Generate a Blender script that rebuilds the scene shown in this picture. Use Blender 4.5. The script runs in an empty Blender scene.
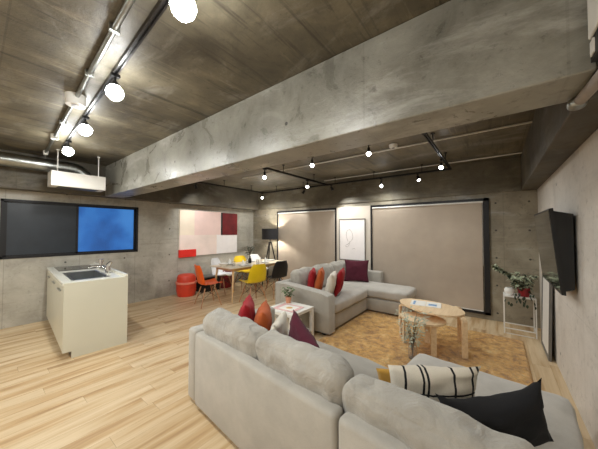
import bpy, bmesh, math, random
from mathutils import Vector, Matrix, noise
random.seed(7)
S = bpy.context.scene
COL = S.collection
PI = math.pi
def R(d): return math.radians(d)

# ------------------------------------------------------------------ camera
EYE = 1.5
cd = bpy.data.cameras.new('camera'); cam = bpy.data.objects.new('camera', cd); COL.objects.link(cam)
cam.location = (0, 0, EYE)
cam.rotation_euler = (R(90) + math.atan(6.5/253.8), 0, math.atan(197/253.8))
cd.sensor_width = 36; cd.lens = 253.8/598*36; cd.clip_start = .02
S.camera = cam

# ------------------------------------------------------------------ materials
def srgb(r, g, b):
    f = lambda c: (c/255/12.92) if c/255 <= .04045 else ((c/255+.055)/1.055)**2.4
    return (f(r), f(g), f(b), 1)
class NT:
    def __init__(s, name):
        s.m = bpy.data.materials.new(name); s.m.use_nodes = True
        s.t = s.m.node_tree; s.b = s.t.nodes['Principled BSDF']
    def n(s, typ, **kw):
        o = s.t.nodes.new(typ)
        for k, v in kw.items(): setattr(o, k, v)
        return o
    def l(s, a, b): s.t.links.new(a, b)
    def math(s, op, a, b=None, c=None, clamp=False):
        o = s.n('ShaderNodeMath', operation=op); o.use_clamp = clamp
        for i, v in enumerate((a, b, c)):
            if v is None: continue
            if isinstance(v, (int, float)): o.inputs[i].default_value = v
            else: s.l(v, o.inputs[i])
        return o.outputs[0]
    def pos(s, scale=(1, 1, 1), obj=False):
        if obj: p = s.n('ShaderNodeTexCoord').outputs['Object']
        else: p = s.n('ShaderNodeNewGeometry').outputs['Position']
        mp = s.n('ShaderNodeMapping'); s.l(p, mp.inputs[0]); mp.inputs['Scale'].default_value = scale
        return mp.outputs[0]
    def noise(s, vec, scale, detail=4, rough=.55, dist=0):
        o = s.n('ShaderNodeTexNoise'); s.l(vec, o.inputs['Vector'])
        o.inputs['Scale'].default_value = scale; o.inputs['Detail'].default_value = detail
        o.inputs['Roughness'].default_value = rough; o.inputs['Distortion'].default_value = dist
        return o.outputs['Fac']
    def ramp(s, fac, stops):
        o = s.n('ShaderNodeValToRGB'); s.l(fac, o.inputs[0])
        e = o.color_ramp.elements
        while len(e) < len(stops): e.new(.5)
        for x, (p, c) in zip(e, stops): x.position = p; x.color = c if len(c) == 4 else (*c, 1)
        return o.outputs[0]
    def mr(s, v, a, b, c=0, d=1):
        o = s.n('ShaderNodeMapRange'); s.l(v, o.inputs[0])
        for i, x in enumerate((a, b, c, d)): o.inputs[i+1].default_value = x
        return o.outputs[0]
    def mix(s, fac, a, b, mode='MIX'):
        o = s.n('ShaderNodeMix', data_type='RGBA', blend_type=mode)
        for i, v in ((0, fac), (6, a), (7, b)):
            if isinstance(v, (int, float)): o.inputs[i].default_value = v
            elif isinstance(v, tuple): o.inputs[i].default_value = v
            else: s.l(v, o.inputs[i])
        return o.outputs[2]
    def bump(s, h, strength=.3, dist=.01):
        o = s.n('ShaderNodeBump'); s.l(h, o.inputs['Height'])
        o.inputs['Strength'].default_value = strength; o.inputs['Distance'].default_value = dist
        s.l(o.outputs[0], s.b.inputs['Normal'])
    def col(s, c):
        if isinstance(c, tuple): s.b.inputs['Base Color'].default_value = c
        else: s.l(c, s.b.inputs['Base Color'])
    def rough(s, r):
        if isinstance(r, (int, float)): s.b.inputs['Roughness'].default_value = r
        else: s.l(r, s.b.inputs['Roughness'])

def plain(name, c, rough=.5, metal=0, var=.06, scale=8, bump=0, bscale=200, obj=True, sheen=0, coat=0):
    t = NT(name); v = t.pos(obj=obj)
    n = t.noise(v, scale, 4)
    d = tuple(max(0, x*(1-var*2)) for x in c[:3]) + (1,)
    u = tuple(min(1, x*(1+var*2)) for x in c[:3]) + (1,)
    t.col(t.ramp(n, [(.3, d), (.7, u)])); t.rough(rough); t.b.inputs['Metallic'].default_value = metal
    if bump: t.bump(t.noise(v, bscale, 3), bump, .004)
    if sheen: t.b.inputs['Sheen Weight'].default_value = sheen; t.b.inputs['Sheen Roughness'].default_value = .4
    if coat: t.b.inputs['Coat Weight'].default_value = coat
    return t.m

def concrete(name, dark, mid, light, axis='x', seam=(.9, 0, 1.8, 0), ties=None, rough=(.35, .6), patch=.25, off=(0, 0, 0), seamk=.3, streak=.25):
    """cast concrete with formwork seams, cloudy staining and whitish smears; axis = horizontal direction(s) of the surface"""
    t = NT(name); g = t.n('ShaderNodeNewGeometry').outputs['Position']
    mp = t.n('ShaderNodeMapping'); t.l(g, mp.inputs[0]); mp.inputs['Location'].default_value = off; v = mp.outputs[0]
    n1 = t.noise(v, .9, 7, .6, .4); n2 = t.noise(v, 3.2, 6, .65, .8); n3 = t.noise(v, 42, 4, .7)
    m = t.math('ADD', t.math('MULTIPLY', n1, .6), t.math('MULTIPLY', n2, .4))
    c = t.ramp(m, [(.36, dark), (.5, mid), (.64, light)])
    # whitish smears, stretched sideways
    st = {'x': (.7, 1, 2.2), 'y': (1, .7, 2.2), 'c': (.8, 1.6, 1)}[axis]
    mp2 = t.n('ShaderNodeMapping'); t.l(g, mp2.inputs[0]); mp2.inputs['Scale'].default_value = st; mp2.inputs['Location'].default_value = (off[0]+3.1, off[1]+1.7, .4)
    sm = t.noise(mp2.outputs[0], 1.7, 8, .68, .5)
    c = t.mix(t.math('MULTIPLY', t.mr(sm, .54, .68), patch), c, (.55, .54, .5, 1))
    pit = t.noise(v, 16, 6, .75)
    c = t.mix(t.math('MULTIPLY', t.mr(pit, .57, .70), .55), c, tuple(x*.45 for x in dark[:3])+(1,))
    c = t.mix(t.math('MULTIPLY', n3, .22), c, tuple(x*.6 for x in mid[:3])+(1,))
    # board-grain streaks running along the formwork
    mp3 = t.n('ShaderNodeMapping'); t.l(g, mp3.inputs[0]); mp3.inputs['Scale'].default_value = {'c': (14, .9, 1), 'x': (.9, 1, 14), 'y': (1, .9, 14)}[axis]
    gr = t.noise(mp3.outputs[0], 1.0, 6, .7, .3)
    c = t.mix(t.math('MULTIPLY', t.mr(gr, .55, .68), streak), c, tuple(x*.5 for x in dark[:3])+(1,))
    c = t.mix(t.math('MULTIPLY', t.mr(gr, .40, .30), streak*.7), c, tuple(min(1, x*1.35) for x in light[:3])+(1,))
    sp = t.n('ShaderNodeSeparateXYZ'); t.l(g, sp.inputs[0])
    A = sp.outputs['Y'] if axis == 'y' else sp.outputs['X']
    B = sp.outputs['Y'] if axis == 'c' else sp.outputs['Z']
    def line(co, spc, o, w):
        f = t.math('FRACT', t.math('DIVIDE', t.math('ADD', co, 20*spc-o), spc))
        return t.math('LESS_THAN', t.math('MULTIPLY', t.math('ABSOLUTE', t.math('SUBTRACT', f, .5)), -1), -(.5 - w/spc))
    ln = t.math('MAXIMUM', line(A, seam[0], seam[1], .005), line(B, seam[2], seam[3], .005))
    c = t.mix(t.math('MULTIPLY', ln, seamk), c, tuple(x*.4 for x in dark[:3])+(1,))
    h = t.math('SUBTRACT', t.math('ADD', t.math('MULTIPLY', n3, .3), t.math('MULTIPLY', n2, .5)), t.math('MULTIPLY', ln, .5))
    if ties:
        def cell(co, spc, o):
            f = t.math('FRACT', t.math('DIVIDE', t.math('ADD', co, 20*spc-o+spc/2), spc))
            return t.math('MULTIPLY', t.math('SUBTRACT', f, .5), spc)
        a = cell(A, ties[0], ties[1]); b = cell(B, ties[2], ties[3])
        r = t.math('SQRT', t.math('ADD', t.math('POWER', t.math('ABSOLUTE', a), 2), t.math('POWER', t.math('ABSOLUTE', b), 2)))
        dot = t.math('LESS_THAN', r, .015)
        c = t.mix(t.math('MULTIPLY', dot, .85), c, (.02, .018, .015, 1))
        h = t.math('SUBTRACT', h, t.math('MULTIPLY', dot, 1))
    t.col(c); t.rough(t.mr(n2, .35, .65, rough[0], rough[1])); t.bump(h, .35, .02)
    return t.m

M = {}
M['ceil'] = concrete('ceiling_concrete', srgb(68, 63, 53), srgb(104, 97, 81), srgb(140, 131, 109), 'c', (.9, .3, 3.6, .1), rough=(.42, .62), patch=.3, streak=.75)
M['beam'] = concrete('beam_concrete', srgb(108, 106, 97), srgb(148, 146, 136), srgb(176, 174, 164), 'x', (.9, .25, 9, 4), ties=(1.8, .5, 9, 2.35), rough=(.24, .42), patch=.8, seamk=.12, streak=.15)
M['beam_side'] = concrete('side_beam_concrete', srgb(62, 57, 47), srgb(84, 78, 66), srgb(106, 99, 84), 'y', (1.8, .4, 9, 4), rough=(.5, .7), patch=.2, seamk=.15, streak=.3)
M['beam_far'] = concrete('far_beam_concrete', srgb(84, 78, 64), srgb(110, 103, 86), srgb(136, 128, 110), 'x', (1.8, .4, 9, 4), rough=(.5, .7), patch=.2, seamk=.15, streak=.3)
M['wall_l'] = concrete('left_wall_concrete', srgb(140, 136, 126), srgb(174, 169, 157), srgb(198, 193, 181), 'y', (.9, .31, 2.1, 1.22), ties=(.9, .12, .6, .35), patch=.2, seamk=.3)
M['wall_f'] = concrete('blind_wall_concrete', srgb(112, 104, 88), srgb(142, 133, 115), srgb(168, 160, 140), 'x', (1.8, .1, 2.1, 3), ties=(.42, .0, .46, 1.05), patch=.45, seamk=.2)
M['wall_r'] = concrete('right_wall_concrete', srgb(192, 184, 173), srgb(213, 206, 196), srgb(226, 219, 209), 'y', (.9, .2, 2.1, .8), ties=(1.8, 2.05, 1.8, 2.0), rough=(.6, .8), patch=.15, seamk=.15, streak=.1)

def floor_mat():
    t = NT('maple_planks'); g = t.n('ShaderNodeNewGeometry').outputs['Position']
    sp = t.n('ShaderNodeSeparateXYZ'); t.l(g, sp.inputs[0])
    W, L = .15, 1.25
    xr = t.math('DIVIDE', t.math('ADD', sp.outputs['X'], 30), W); row = t.math('FLOOR', xr)
    wn = t.n('ShaderNodeTexWhiteNoise', noise_dimensions='1D'); t.l(row, wn.inputs['W'])
    yy = t.math('ADD', t.math('DIVIDE', t.math('ADD', sp.outputs['Y'], 30), L), t.math('MULTIPLY', wn.outputs['Value'], 7))
    colm = t.math('FLOOR', yy)
    cmb = t.n('ShaderNodeCombineXYZ'); t.l(row, cmb.inputs[0]); t.l(colm, cmb.inputs[1])
    w2 = t.n('ShaderNodeTexWhiteNoise', noise_dimensions='3D'); t.l(cmb.outputs[0], w2.inputs['Vector'])
    rnd = w2.outputs['Value']
    c = t.n('ShaderNodeCombineXYZ')
    t.l(t.math('MULTIPLY', sp.outputs['X'], 9), c.inputs[0]); t.l(t.math('MULTIPLY', sp.outputs['Y'], .75), c.inputs[1]); t.l(t.math('MULTIPLY', rnd, 40), c.inputs[2])
    n1 = t.noise(c.outputs[0], 1.1, 5, .55, .25)
    c2 = t.n('ShaderNodeCombineXYZ')
    t.l(t.math('MULTIPLY', sp.outputs['X'], 60), c2.inputs[0]); t.l(t.math('MULTIPLY', sp.outputs['Y'], 2.5), c2.inputs[1]); t.l(t.math('MULTIPLY', rnd, 90), c2.inputs[2])
    n2 = t.noise(c2.outputs[0], 1, 4, .6)
    base = t.ramp(n1, [(.34, srgb(222, 201, 168)), (.50, srgb(208, 184, 147)), (.60, srgb(190, 158, 116)), (.72, srgb(150, 114, 78))])
    base = t.mix(t.math('MULTIPLY', t.mr(rnd, 0, 1), .3), base, srgb(204, 174, 132))
    base = t.mix(t.math('MULTIPLY', t.mr(n2, .45, .75), .22), base, srgb(166, 134, 100))
    fx = t.math('FRACT', xr); fy = t.math('FRACT', yy)
    gx = t.math('LESS_THAN', fx, .012); gy = t.math('LESS_THAN', fy, .002)
    gap = t.math('MAXIMUM', gx, gy)
    base = t.mix(t.math('MULTIPLY', gap, .5), base, srgb(110, 80, 52))
    t.col(base); t.rough(t.mr(n2, .3, .7, .34, .48)); t.bump(t.math('SUBTRACT', t.math('MULTIPLY', n2, .2), gap), .12, .003)
    return t.m
M['floor'] = floor_mat()

def fabric(name, c, var=.1, weave=420, sheen=.3, wr=0):
    t = NT(name); v = t.pos(obj=True)
    n = t.noise(v, 5, 5, .6, .3); w = t.noise(v, weave, 2, .5); f = t.noise(v, 60, 3)
    d = tuple(x*(1-var) for x in c[:3])+(1,); u = tuple(min(1, x*(1+var)) for x in c[:3])+(1,)
    k = t.ramp(n, [(.35, d), (.65, u)])
    k = t.mix(t.math('MULTIPLY', t.mr(w, .35, .65), .3), k, tuple(x*.72 for x in c[:3])+(1,))
    t.col(k); t.rough(.92); t.b.inputs['Sheen Weight'].default_value = sheen
    if wr:
        big = t.noise(v, 9, 3, .5, 1.2)
        t.bump(t.math('ADD', t.math('MULTIPLY', big, 3.2), t.math('ADD', t.math('MULTIPLY', w, .25), t.math('MULTIPLY', f, .35))), wr, .012)
    else: t.bump(t.math('ADD', t.math('MULTIPLY', w, .5), f), .25, .004)
    return t.m
M['sofa_cush'] = fabric('grey_cushion_fabric', srgb(164, 159, 149), .14, wr=.55)
M['sofa'] = fabric('grey_sofa_fabric', srgb(170, 165, 155))
M['sofa_light'] = fabric('light_grey_sofa_fabric', srgb(182, 177, 168))
M['red'] = fabric('red_cotton', srgb(150, 14, 24), sheen=.04); M['rust'] = fabric('rust_cotton', srgb(172, 82, 32), sheen=.04)
M['maroon'] = fabric('maroon_velvet', srgb(78, 16, 36), sheen=.04); M['blackf'] = fabric('black_cotton', srgb(13, 12, 14), sheen=0)
M['cream'] = fabric('cream_cotton', srgb(214, 206, 190)); M['mustard'] = fabric('mustard_cotton', srgb(196, 150, 62))
def striped():
    t = NT('cream_with_black_lines'); tc = t.n('ShaderNodeTexCoord').outputs['Object']
    sp = t.n('ShaderNodeSeparateXYZ'); t.l(tc, sp.inputs[0])
    out = None
    for ax, o, w in (('X', -.26, .007), ('X', -.165, .006), ('X', -.075, .006), ('X', -.05, .006), ('X', .09, .006), ('X', .19, .006), ('X', .225, .006), ('Z', .19, .006), ('X', .272, .007)):
        q = t.math('LESS_THAN', t.math('ABSOLUTE', t.math('SUBTRACT', sp.outputs[ax], o)), w)
        out = q if out is None else t.math('MAXIMUM', out, q)
    w = t.noise(tc, 300, 2)
    t.col(t.mix(out, t.ramp(w, [(.3, srgb(206, 197, 180)), (.7, srgb(222, 214, 198))]), srgb(20, 20, 24))); t.rough(.9); t.bump(w, .2, .003)
    return t.m
M['striped'] = striped()
def rug_mat():
    t = NT('gold_mottled_pile'); v = t.pos()
    n = t.noise(v, 8, 8, .72, .4); m = t.noise(v, 26, 4, .7, .6); f = t.noise(v, 160, 2, .6)
    c = t.ramp(n, [(.34, srgb(146, 94, 30)), (.46, srgb(204, 148, 60)), (.56, srgb(228, 178, 90)), (.68, srgb(242, 206, 136))])
    c = t.mix(t.math('MULTIPLY', t.mr(m, .48, .68), .5), c, srgb(140, 96, 40))
    t.col(c); t.rough(1); t.b.inputs['Sheen Weight'].default_value = .4
    t.bump(t.math('ADD', f, m), .7, .02); return t.m
M['rug'] = rug_mat()
def wood(name, a, b, sc=(40, 3, 40), obj=True):
    t = NT(name); v = t.pos(sc, obj); n = t.noise(v, 1, 5, .6, .4)
    t.col(t.ramp(n, [(.32, a), (.68, b)])); t.rough(.42); t.bump(n, .08, .003); return t.m
M['birch'] = wood('birch_veneer', srgb(222, 190, 148), srgb(240, 214, 176))
M['oak'] = wood('pale_table_wood', srgb(196, 160, 116), srgb(222, 190, 148), (30, 3, 30))
M['legwood'] = wood('chair_leg_wood', srgb(150, 104, 72), srgb(182, 134, 96), (60, 60, 5))
M['tabletop'] = plain('pale_laminate_top', srgb(222, 208, 184), .35)
M['white'] = plain('white_lacquer', srgb(232, 229, 222), .35, var=.015)
M['whitemetal'] = plain('white_painted_steel', srgb(226, 224, 218), .4, var=.02)
M['kit'] = plain('cream_kitchen_panel', srgb(205, 203, 186), .32, var=.01, scale=2)
M['worktop'] = plain('white_worktop', srgb(228, 226, 214), .22, var=.02)
M['steel'] = plain('brushed_steel', srgb(176, 178, 178), .28, 1, bump=.05)
M['galv'] = plain('galvanised_steel', srgb(164, 166, 162), .33, 1, var=.14, scale=9, bump=.15, bscale=30)
M['chrome'] = plain('chrome', srgb(215, 215, 215), .1, 1, var=.01)
M['black'] = plain('black_metal', srgb(15, 14, 15), .42, .2)
M['blackpl'] = plain('black_plastic', srgb(10, 10, 11), .45)
M['trackm'] = plain('dark_track_metal', srgb(58, 56, 56), .3, .6)
M['frame'] = plain('black_window_frame', srgb(13, 12, 15), .5)
M['socket'] = plain('white_socket', srgb(206, 202, 192), .4)
M['glassblk'] = plain('black_glass', srgb(24, 25, 27), .08)
M['blind'] = plain('taupe_blind_fabric', srgb(176, 162, 146), .85, var=.03, scale=3, bump=.15, bscale=500)
M['darkblind'] = plain('dark_grey_blind', srgb(44, 50, 57), .35, var=.08, scale=3)
M['panel'] = plain('painted_panel', srgb(214, 204, 190), .6, var=.015)
M['orange'] = plain('orange_plastic', srgb(226, 92, 26), .35, var=.03)
M['yellow'] = plain('yellow_plastic', srgb(216, 184, 20), .35, var=.03)
M['whitepl'] = plain('white_plastic', srgb(226, 226, 228), .32, var=.01)
M['blackshell'] = plain('black_shell_plastic', srgb(13, 13, 15), .45)
M['redp'] = plain('orange_red_vinyl', srgb(206, 62, 38), .45, var=.05)
M['redband'] = plain('pale_red_band', srgb(226, 132, 110), .5)
M['darkred'] = plain('dark_red_vinyl', srgb(128, 24, 34), .5)
M['terra'] = plain('salmon_terracotta', srgb(214, 150, 118), .7)
M['soil'] = plain('dark_soil', srgb(46, 34, 26), .95, bump=.8, bscale=90)
M['leaf'] = plain('green_leaf', srgb(84, 112, 64), .5, var=.25, scale=12)
M['darkleaf'] = plain('dark_green_leaf', srgb(44, 58, 40), .45, var=.3, scale=12)
M['paleleaf'] = plain('silvery_leaf', srgb(186, 190, 168), .6, var=.2, scale=14)
M['variegated'] = plain('cream_green_leaf', srgb(176, 184, 156), .5, var=.3, scale=30)
M['stem'] = plain('brown_stem', srgb(96, 82, 54), .7)
M['redpot'] = plain('red_glazed_pot', srgb(140, 26, 34), .3)
M['ceramic'] = plain('white_ceramic', srgb(230, 228, 222), .2, var=.01)
M['napkin'] = fabric('white_napkin', srgb(232, 230, 224))
M['shade'] = plain('black_lamp_shade', srgb(44, 43, 46), .85, bump=.2, bscale=400)
M['shadein'] = plain('white_shade_lining', srgb(206, 198, 182), .8)
M['putty'] = plain('grey_pipe_wrap', srgb(150, 140, 132), .6, var=.1, bump=.4, bscale=40)
M['grey'] = plain('grey_steel', srgb(120, 118, 114), .45, .5)
M['paper'] = plain('paper_pages', srgb(236, 232, 224), .7, var=.01)
M['paperpink'] = plain('pink_cover', srgb(222, 176, 176), .45, var=.05, scale=20)
M['papergold'] = plain('gold_print', srgb(220, 180, 120), .5)
M['paperblue'] = plain('blue_print', srgb(120, 160, 200), .4, var=.2, scale=30)
M['mirror'] = plain('mirror_glass', srgb(216, 218, 216), .03, 1, var=.0)
M['canvas_a'] = plain('cream_pink_canvas', srgb(244, 224, 214), .8, var=.04, scale=3)
M['canvas_b'] = plain('blush_canvas', srgb(242, 212, 204), .8, var=.03, scale=3)
M['canvas_w'] = plain('white_canvas', srgb(246, 240, 238), .8, var=.015)
M['canvas_r'] = plain('scarlet_canvas', srgb(226, 42, 30), .75, var=.03)
M['canvas_d'] = plain('dark_red_canvas', srgb(110, 20, 24), .75, var=.15, scale=4)
M['ink'] = plain('grey_ink', srgb(150, 142, 134), .8)
def emis(name, c, s, base=(.8, .8, .8, 1)):
    t = NT(name); t.col(base); t.b.inputs['Emission Color'].default_value = c; t.b.inputs['Emission Strength'].default_value = s
    n = t.noise(t.pos(), 3, 2); t.rough(t.mr(n, 0, 1, .3, .5)); return t.m
WARM = (.985, 1, .975, 1)
M['bulb'] = emis('glowing_bulb', WARM, 48)
M['bulb_far'] = emis('glowing_spot_bulb', WARM, 16)
M['bulb_dim'] = emis('glowing_floor_lamp_bulb', (1, .98, .92, 1), 650)
def bluepane():
    t = NT('frosted_blue_lit_pane'); v = t.pos((1, 1, 1))
    n = t.noise(v, 1.6, 3); f = t.noise(v, 60, 3, .6)
    k = t.math('ADD', t.math('MULTIPLY', n, .8), t.math('MULTIPLY', f, .2))
    e = t.ramp(k, [(.36, srgb(14, 60, 130)), (.52, srgb(38, 112, 200)), (.66, srgb(70, 150, 236))])
    t.col(srgb(40, 70, 110)); t.l(e, t.b.inputs['Emission Color']); t.b.inputs['Emission Strength'].default_value = .3
    t.rough(.35); t.bump(f, .2, .004); return t.m
M['blue'] = bluepane()
def glass():
    t = NT('clear_glass'); t.col((1, 1, 1, 1)); t.rough(.03); t.b.inputs['Transmission Weight'].default_value = .9; t.b.inputs['IOR'].default_value = 1.3
    n = t.noise(t.pos(), 5, 2); t.bump(n, .02, .002); return t.m
M['glass'] = glass()
def screen():
    t = NT('glossy_tv_screen'); n = t.noise(t.pos(), 2, 2)
    t.col((.012, .013, .018, 1)); t.rough(t.mr(n, 0, 1, .06, .1)); t.b.inputs['Coat Weight'].default_value = .6; t.b.inputs['Coat Roughness'].default_value = .05
    t.b.inputs['Specular IOR Level'].default_value = .8; return t.m
M['screen'] = screen()

# ------------------------------------------------------------------ builders
class MB:
    def __init__(s): s.b = bmesh.new(); s.smooth = False
    def _xf(s, vs, rot, loc):
        if rot is not None: bmesh.ops.transform(s.b, matrix=rot.to_4x4(), verts=vs)
        if loc is not None: bmesh.ops.translate(s.b, vec=Vector(loc), verts=vs)
    def box(s, lo, hi, bev=0, seg=2, rot=None, piv=None):
        c = [(a+b)/2 for a, b in zip(lo, hi)]; d = [abs(b-a) for a, b in zip(lo, hi)]
        r = bmesh.ops.create_cube(s.b, size=1); vs = r['verts']
        bmesh.ops.scale(s.b, vec=d, verts=vs); bmesh.ops.translate(s.b, vec=c, verts=vs)
        if bev:
            es = list({e for v in vs for e in v.link_edges})
            rr = bmesh.ops.bevel(s.b, geom=es, offset=bev, segments=seg, profile=.5, affect='EDGES')
            vs = list({v for f in rr['faces'] for v in f.verts} | {v for v in vs if v.is_valid})
        if rot is not None:
            p = Vector(piv if piv else c)
            bmesh.ops.translate(s.b, vec=-p, verts=vs); bmesh.ops.transform(s.b, matrix=rot.to_4x4(), verts=vs); bmesh.ops.translate(s.b, vec=p, verts=vs)
        return s
    def cone(s, p0, p1, r0, r1=None, seg=16, cap=True):
        r1 = r0 if r1 is None else r1
        p0 = Vector(p0); p1 = Vector(p1); d = p1-p0
        r = bmesh.ops.create_cone(s.b, cap_ends=cap, cap_tris=False, segments=seg, radius1=r0, radius2=r1, depth=d.length)
        q = d.to_track_quat('Z', 'Y').to_matrix()
        s._xf(r['verts'], q, (p0+p1)/2); return s
    def lathe(s, prof, c=(0, 0, 0), seg=24, caps=True):
        rings = []
        for r, z in prof:
            if r < 1e-5: rings.append([s.b.verts.new((c[0], c[1], c[2]+z))])
            else: rings.append([s.b.verts.new((c[0]+r*math.cos(2*PI*k/seg), c[1]+r*math.sin(2*PI*k/seg), c[2]+z)) for k in range(seg)])
        for a, b in zip(rings, rings[1:]):
            for k in range(seg):
                j = (k+1) % seg
                f = [a[k % len(a)], a[j % len(a)], b[j % len(b)], b[k % len(b)]]
                u = []
                for v in f:
                    if v not in u: u.append(v)
                if len(u) > 2:
                    try: s.b.faces.new(u)
                    except ValueError: pass
        return s
    def tube(s, pts, rad, seg=10):
        pts = [Vector(p) for p in pts]; prev = None; n = len(pts)
        rads = rad if isinstance(rad, (list, tuple)) else [rad]*n
        up = Vector((0, 0, 1))
        for i, p in enumerate(pts):
            t = (pts[min(i+1, n-1)]-pts[max(i-1, 0)]).normalized()
            u = up if abs(t.dot(up)) < .95 else Vector((1, 0, 0))
            if prev: 
                a = pa - t*pa.dot(t)
                a = a.normalized() if a.length > 1e-4 else t.cross(u).normalized()
            else: a = t.cross(u).normalized()
            pa = a; b = t.cross(a)
            ring = [s.b.verts.new(p + (a*math.cos(2*PI*k/seg)+b*math.sin(2*PI*k/seg))*rads[i]) for k in range(seg)]
            if prev:
                for k in range(seg): s.b.faces.new((prev[k], prev[(k+1) % seg], ring[(k+1) % seg], ring[k]))
            else: s.b.faces.new(ring[::-1])
            prev = ring
        s.b.faces.new(prev); return s
    def prism(s, poly, axis, a, b, bev=0):
        """extrude a 2D outline along an axis from a to b"""
        def mk(p, t):
            return {'x': (t, p[0], p[1]), 'y': (p[0], t, p[1]), 'z': (p[0], p[1], t)}[axis]
        A = [s.b.verts.new(mk(p, a)) for p in poly]; B = [s.b.verts.new(mk(p, b)) for p in poly]
        n = len(poly); fs = [s.b.faces.new(A[::-1]), s.b.faces.new(B)]
        for i in range(n): fs.append(s.b.faces.new((A[i], A[(i+1) % n], B[(i+1) % n], B[i])))
        if bev:
            es = list({e for f in fs[:2] for e in f.edges}); bmesh.ops.bevel(s.b, geom=es, offset=bev, segments=2, profile=.5, affect='EDGES')
        return s
    def leaf(s, p, d, l, w, droop=.3, up=Vector((0, 0, 1))):
        p = Vector(p); d = Vector(d).normalized(); sd = d.cross(up)
        sd = sd.normalized() if sd.length > 1e-3 else Vector((1, 0, 0)); nn = sd.cross(d).normalized()
        pr = [(0, .12), (.3, .9), (.6, 1), (.85, .55), (1, .02)]
        rows = []
        for t, k in pr:
            c = p + d*l*t - nn*droop*l*t*t
            rows.append((s.b.verts.new(c-sd*w*k/2+nn*w*.12*k), s.b.verts.new(c), s.b.verts.new(c+sd*w*k/2+nn*w*.12*k)))
        for a, b in zip(rows, rows[1:]):
            s.b.faces.new((a[0], a[1], b[1], b[0])); s.b.faces.new((a[1], a[2], b[2], b[1]))
        return s
    def soft(s, c, size, n=14, e=.32, puff=.0, wr=.008, seed=0, rot=None, sag=0):
        """a soft upholstered block: rounded box with a puffed surface and slight wrinkles"""
        pts = {}
        def gv(*k):
            if k not in pts: pts[k] = s.b.verts.new([-1+2*t/n for t in k])
            return pts[k]
        for i in range(n):
            for j in range(n):
                for q in (0, n):
                    for o in ((lambda a, b: (q, a, b)), (lambda a, b: (a, q, b)), (lambda a, b: (a, b, q))):
                        s.b.faces.new([gv(*o(i, j)), gv(*o(i+1, j)), gv(*o(i+1, j+1)), gv(*o(i, j+1))])
        vs = list(pts.values())
        h = Vector(size)/2; rr = min(h)*e*2
        for v in vs:
            x, y, z = v.co
            p = Vector((x*h.x, y*h.y, z*h.z))
            q = Vector([max(-h[i]+rr, min(h[i]-rr, p[i])) for i in range(3)])
            d = p-q
            if d.length > 1e-6: p = q + d.normalized()*min(d.length, rr) if d.length > rr else p
            # puff
            k = [(1-abs(t)**2.2) for t in (x, y, z)]
            for i in range(3):
                j, l = (i+1) % 3, (i+2) % 3
                if abs((x, y, z)[i]) > .999: p[i] += (1 if p[i] > 0 else -1)*puff*k[j]*k[l]
            nz = noise.noise(Vector((p.x*4.2+seed*3.1, p.y*4.2+seed, p.z*4.2)))*wr*1.4 + noise.noise(Vector((p.x*11+seed, p.y*11, p.z*6-seed)))*wr*.8
            nv = Vector((x*abs(x)**3/h.x, y*abs(y)**3/h.y, z*abs(z)**3/h.z))
            if nv.length > 0: p += nv.normalized()*nz
            if sag: p.z -= sag*(1-x*x)
            v.co = p
        s._xf(list(vs), rot, c); s.smooth = True; return s
    def pillow(s, w, h, d, n=18, seed=0, fold=0, curl=0):
        """a stuffed throw pillow standing on its lower edge, width X, height Z, thickness Y, with pointed corners"""
        G = {}
        for side in (1, -1):
            for i in range(n+1):
                for j in range(n+1):
                    u = -1+2*i/n; v = -1+2*j/n
                    edge = i in (0, n) or j in (0, n)
                    if side == -1 and edge: G[(side, i, j)] = G[(1, i, j)]; continue
                    t = (max(0, (1-u*u))*max(0, (1-v*v)))**.42
                    pin = 1-.10*(1-v*v)*abs(u)**3; piv = 1-.10*(1-u*u)*abs(v)**3
                    x = u*w/2*pin; z = v*h/2*piv
                    y = side*d/2*t*(1+.25*noise.noise(Vector((u*1.7+seed, v*1.7, side+seed))))
                    y += .012*noise.noise(Vector((u*4+seed, v*4, seed)))*(1-edge)
                    z -= fold*max(0, v)*(1-u*u)*h
                    y += curl*u*u
                    G[(side, i, j)] = s.b.verts.new((x, y, z+h/2*.94))
        for side in (1, -1):
            for i in range(n):
                for j in range(n):
                    q = [G[(side, i, j)], G[(side, i+1, j)], G[(side, i+1, j+1)], G[(side, i, j+1)]]
                    if side == 1: q = q[::-1]
                    s.b.faces.new(q)
        s.smooth = True; return s
    def build(s, name, mat, parent=None, origin=None, auto=False):
        bmesh.ops.recalc_face_normals(s.b, faces=s.b.faces)
        if parent is not None:
            r = parent
            while r.parent: r = r.parent
            off = Vector(r['_o']) if '_o' in r else r.location.copy()
        else:
            if origin is None:
                xs = [v.co for v in s.b.verts]
                lo = [min(c[i] for c in xs) for i in range(3)]; hi = [max(c[i] for c in xs) for i in range(3)]
                origin = ((lo[0]+hi[0])/2, (lo[1]+hi[1])/2, lo[2])
            off = Vector(origin)
        bmesh.ops.translate(s.b, vec=-off, verts=s.b.verts)
        me = bpy.data.meshes.new(name); s.b.to_mesh(me); s.b.free()
        me.materials.append(M[mat] if isinstance(mat, str) else mat)
        if s.smooth or auto:
            for p in me.polygons: p.use_smooth = True
            if auto: me.set_sharp_from_angle(angle=R(38))
        o = bpy.data.objects.new(name, me); COL.objects.link(o)
        if parent is not None: o.parent = parent
        else: o.location = off
        return o
def tag(o, label=None, cat=None, group=None, kind=None):
    for k, v in (('label', label), ('category', cat), ('group', group), ('kind', kind)):
        if v: o[k] = v
    return o
def thing(name, label, cat, loc=(0, 0, 0), group=None):
    o = bpy.data.objects.new(name, None); COL.objects.link(o); o.location = loc; o.empty_display_size = .1
    return tag(o, label, cat, group)
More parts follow.
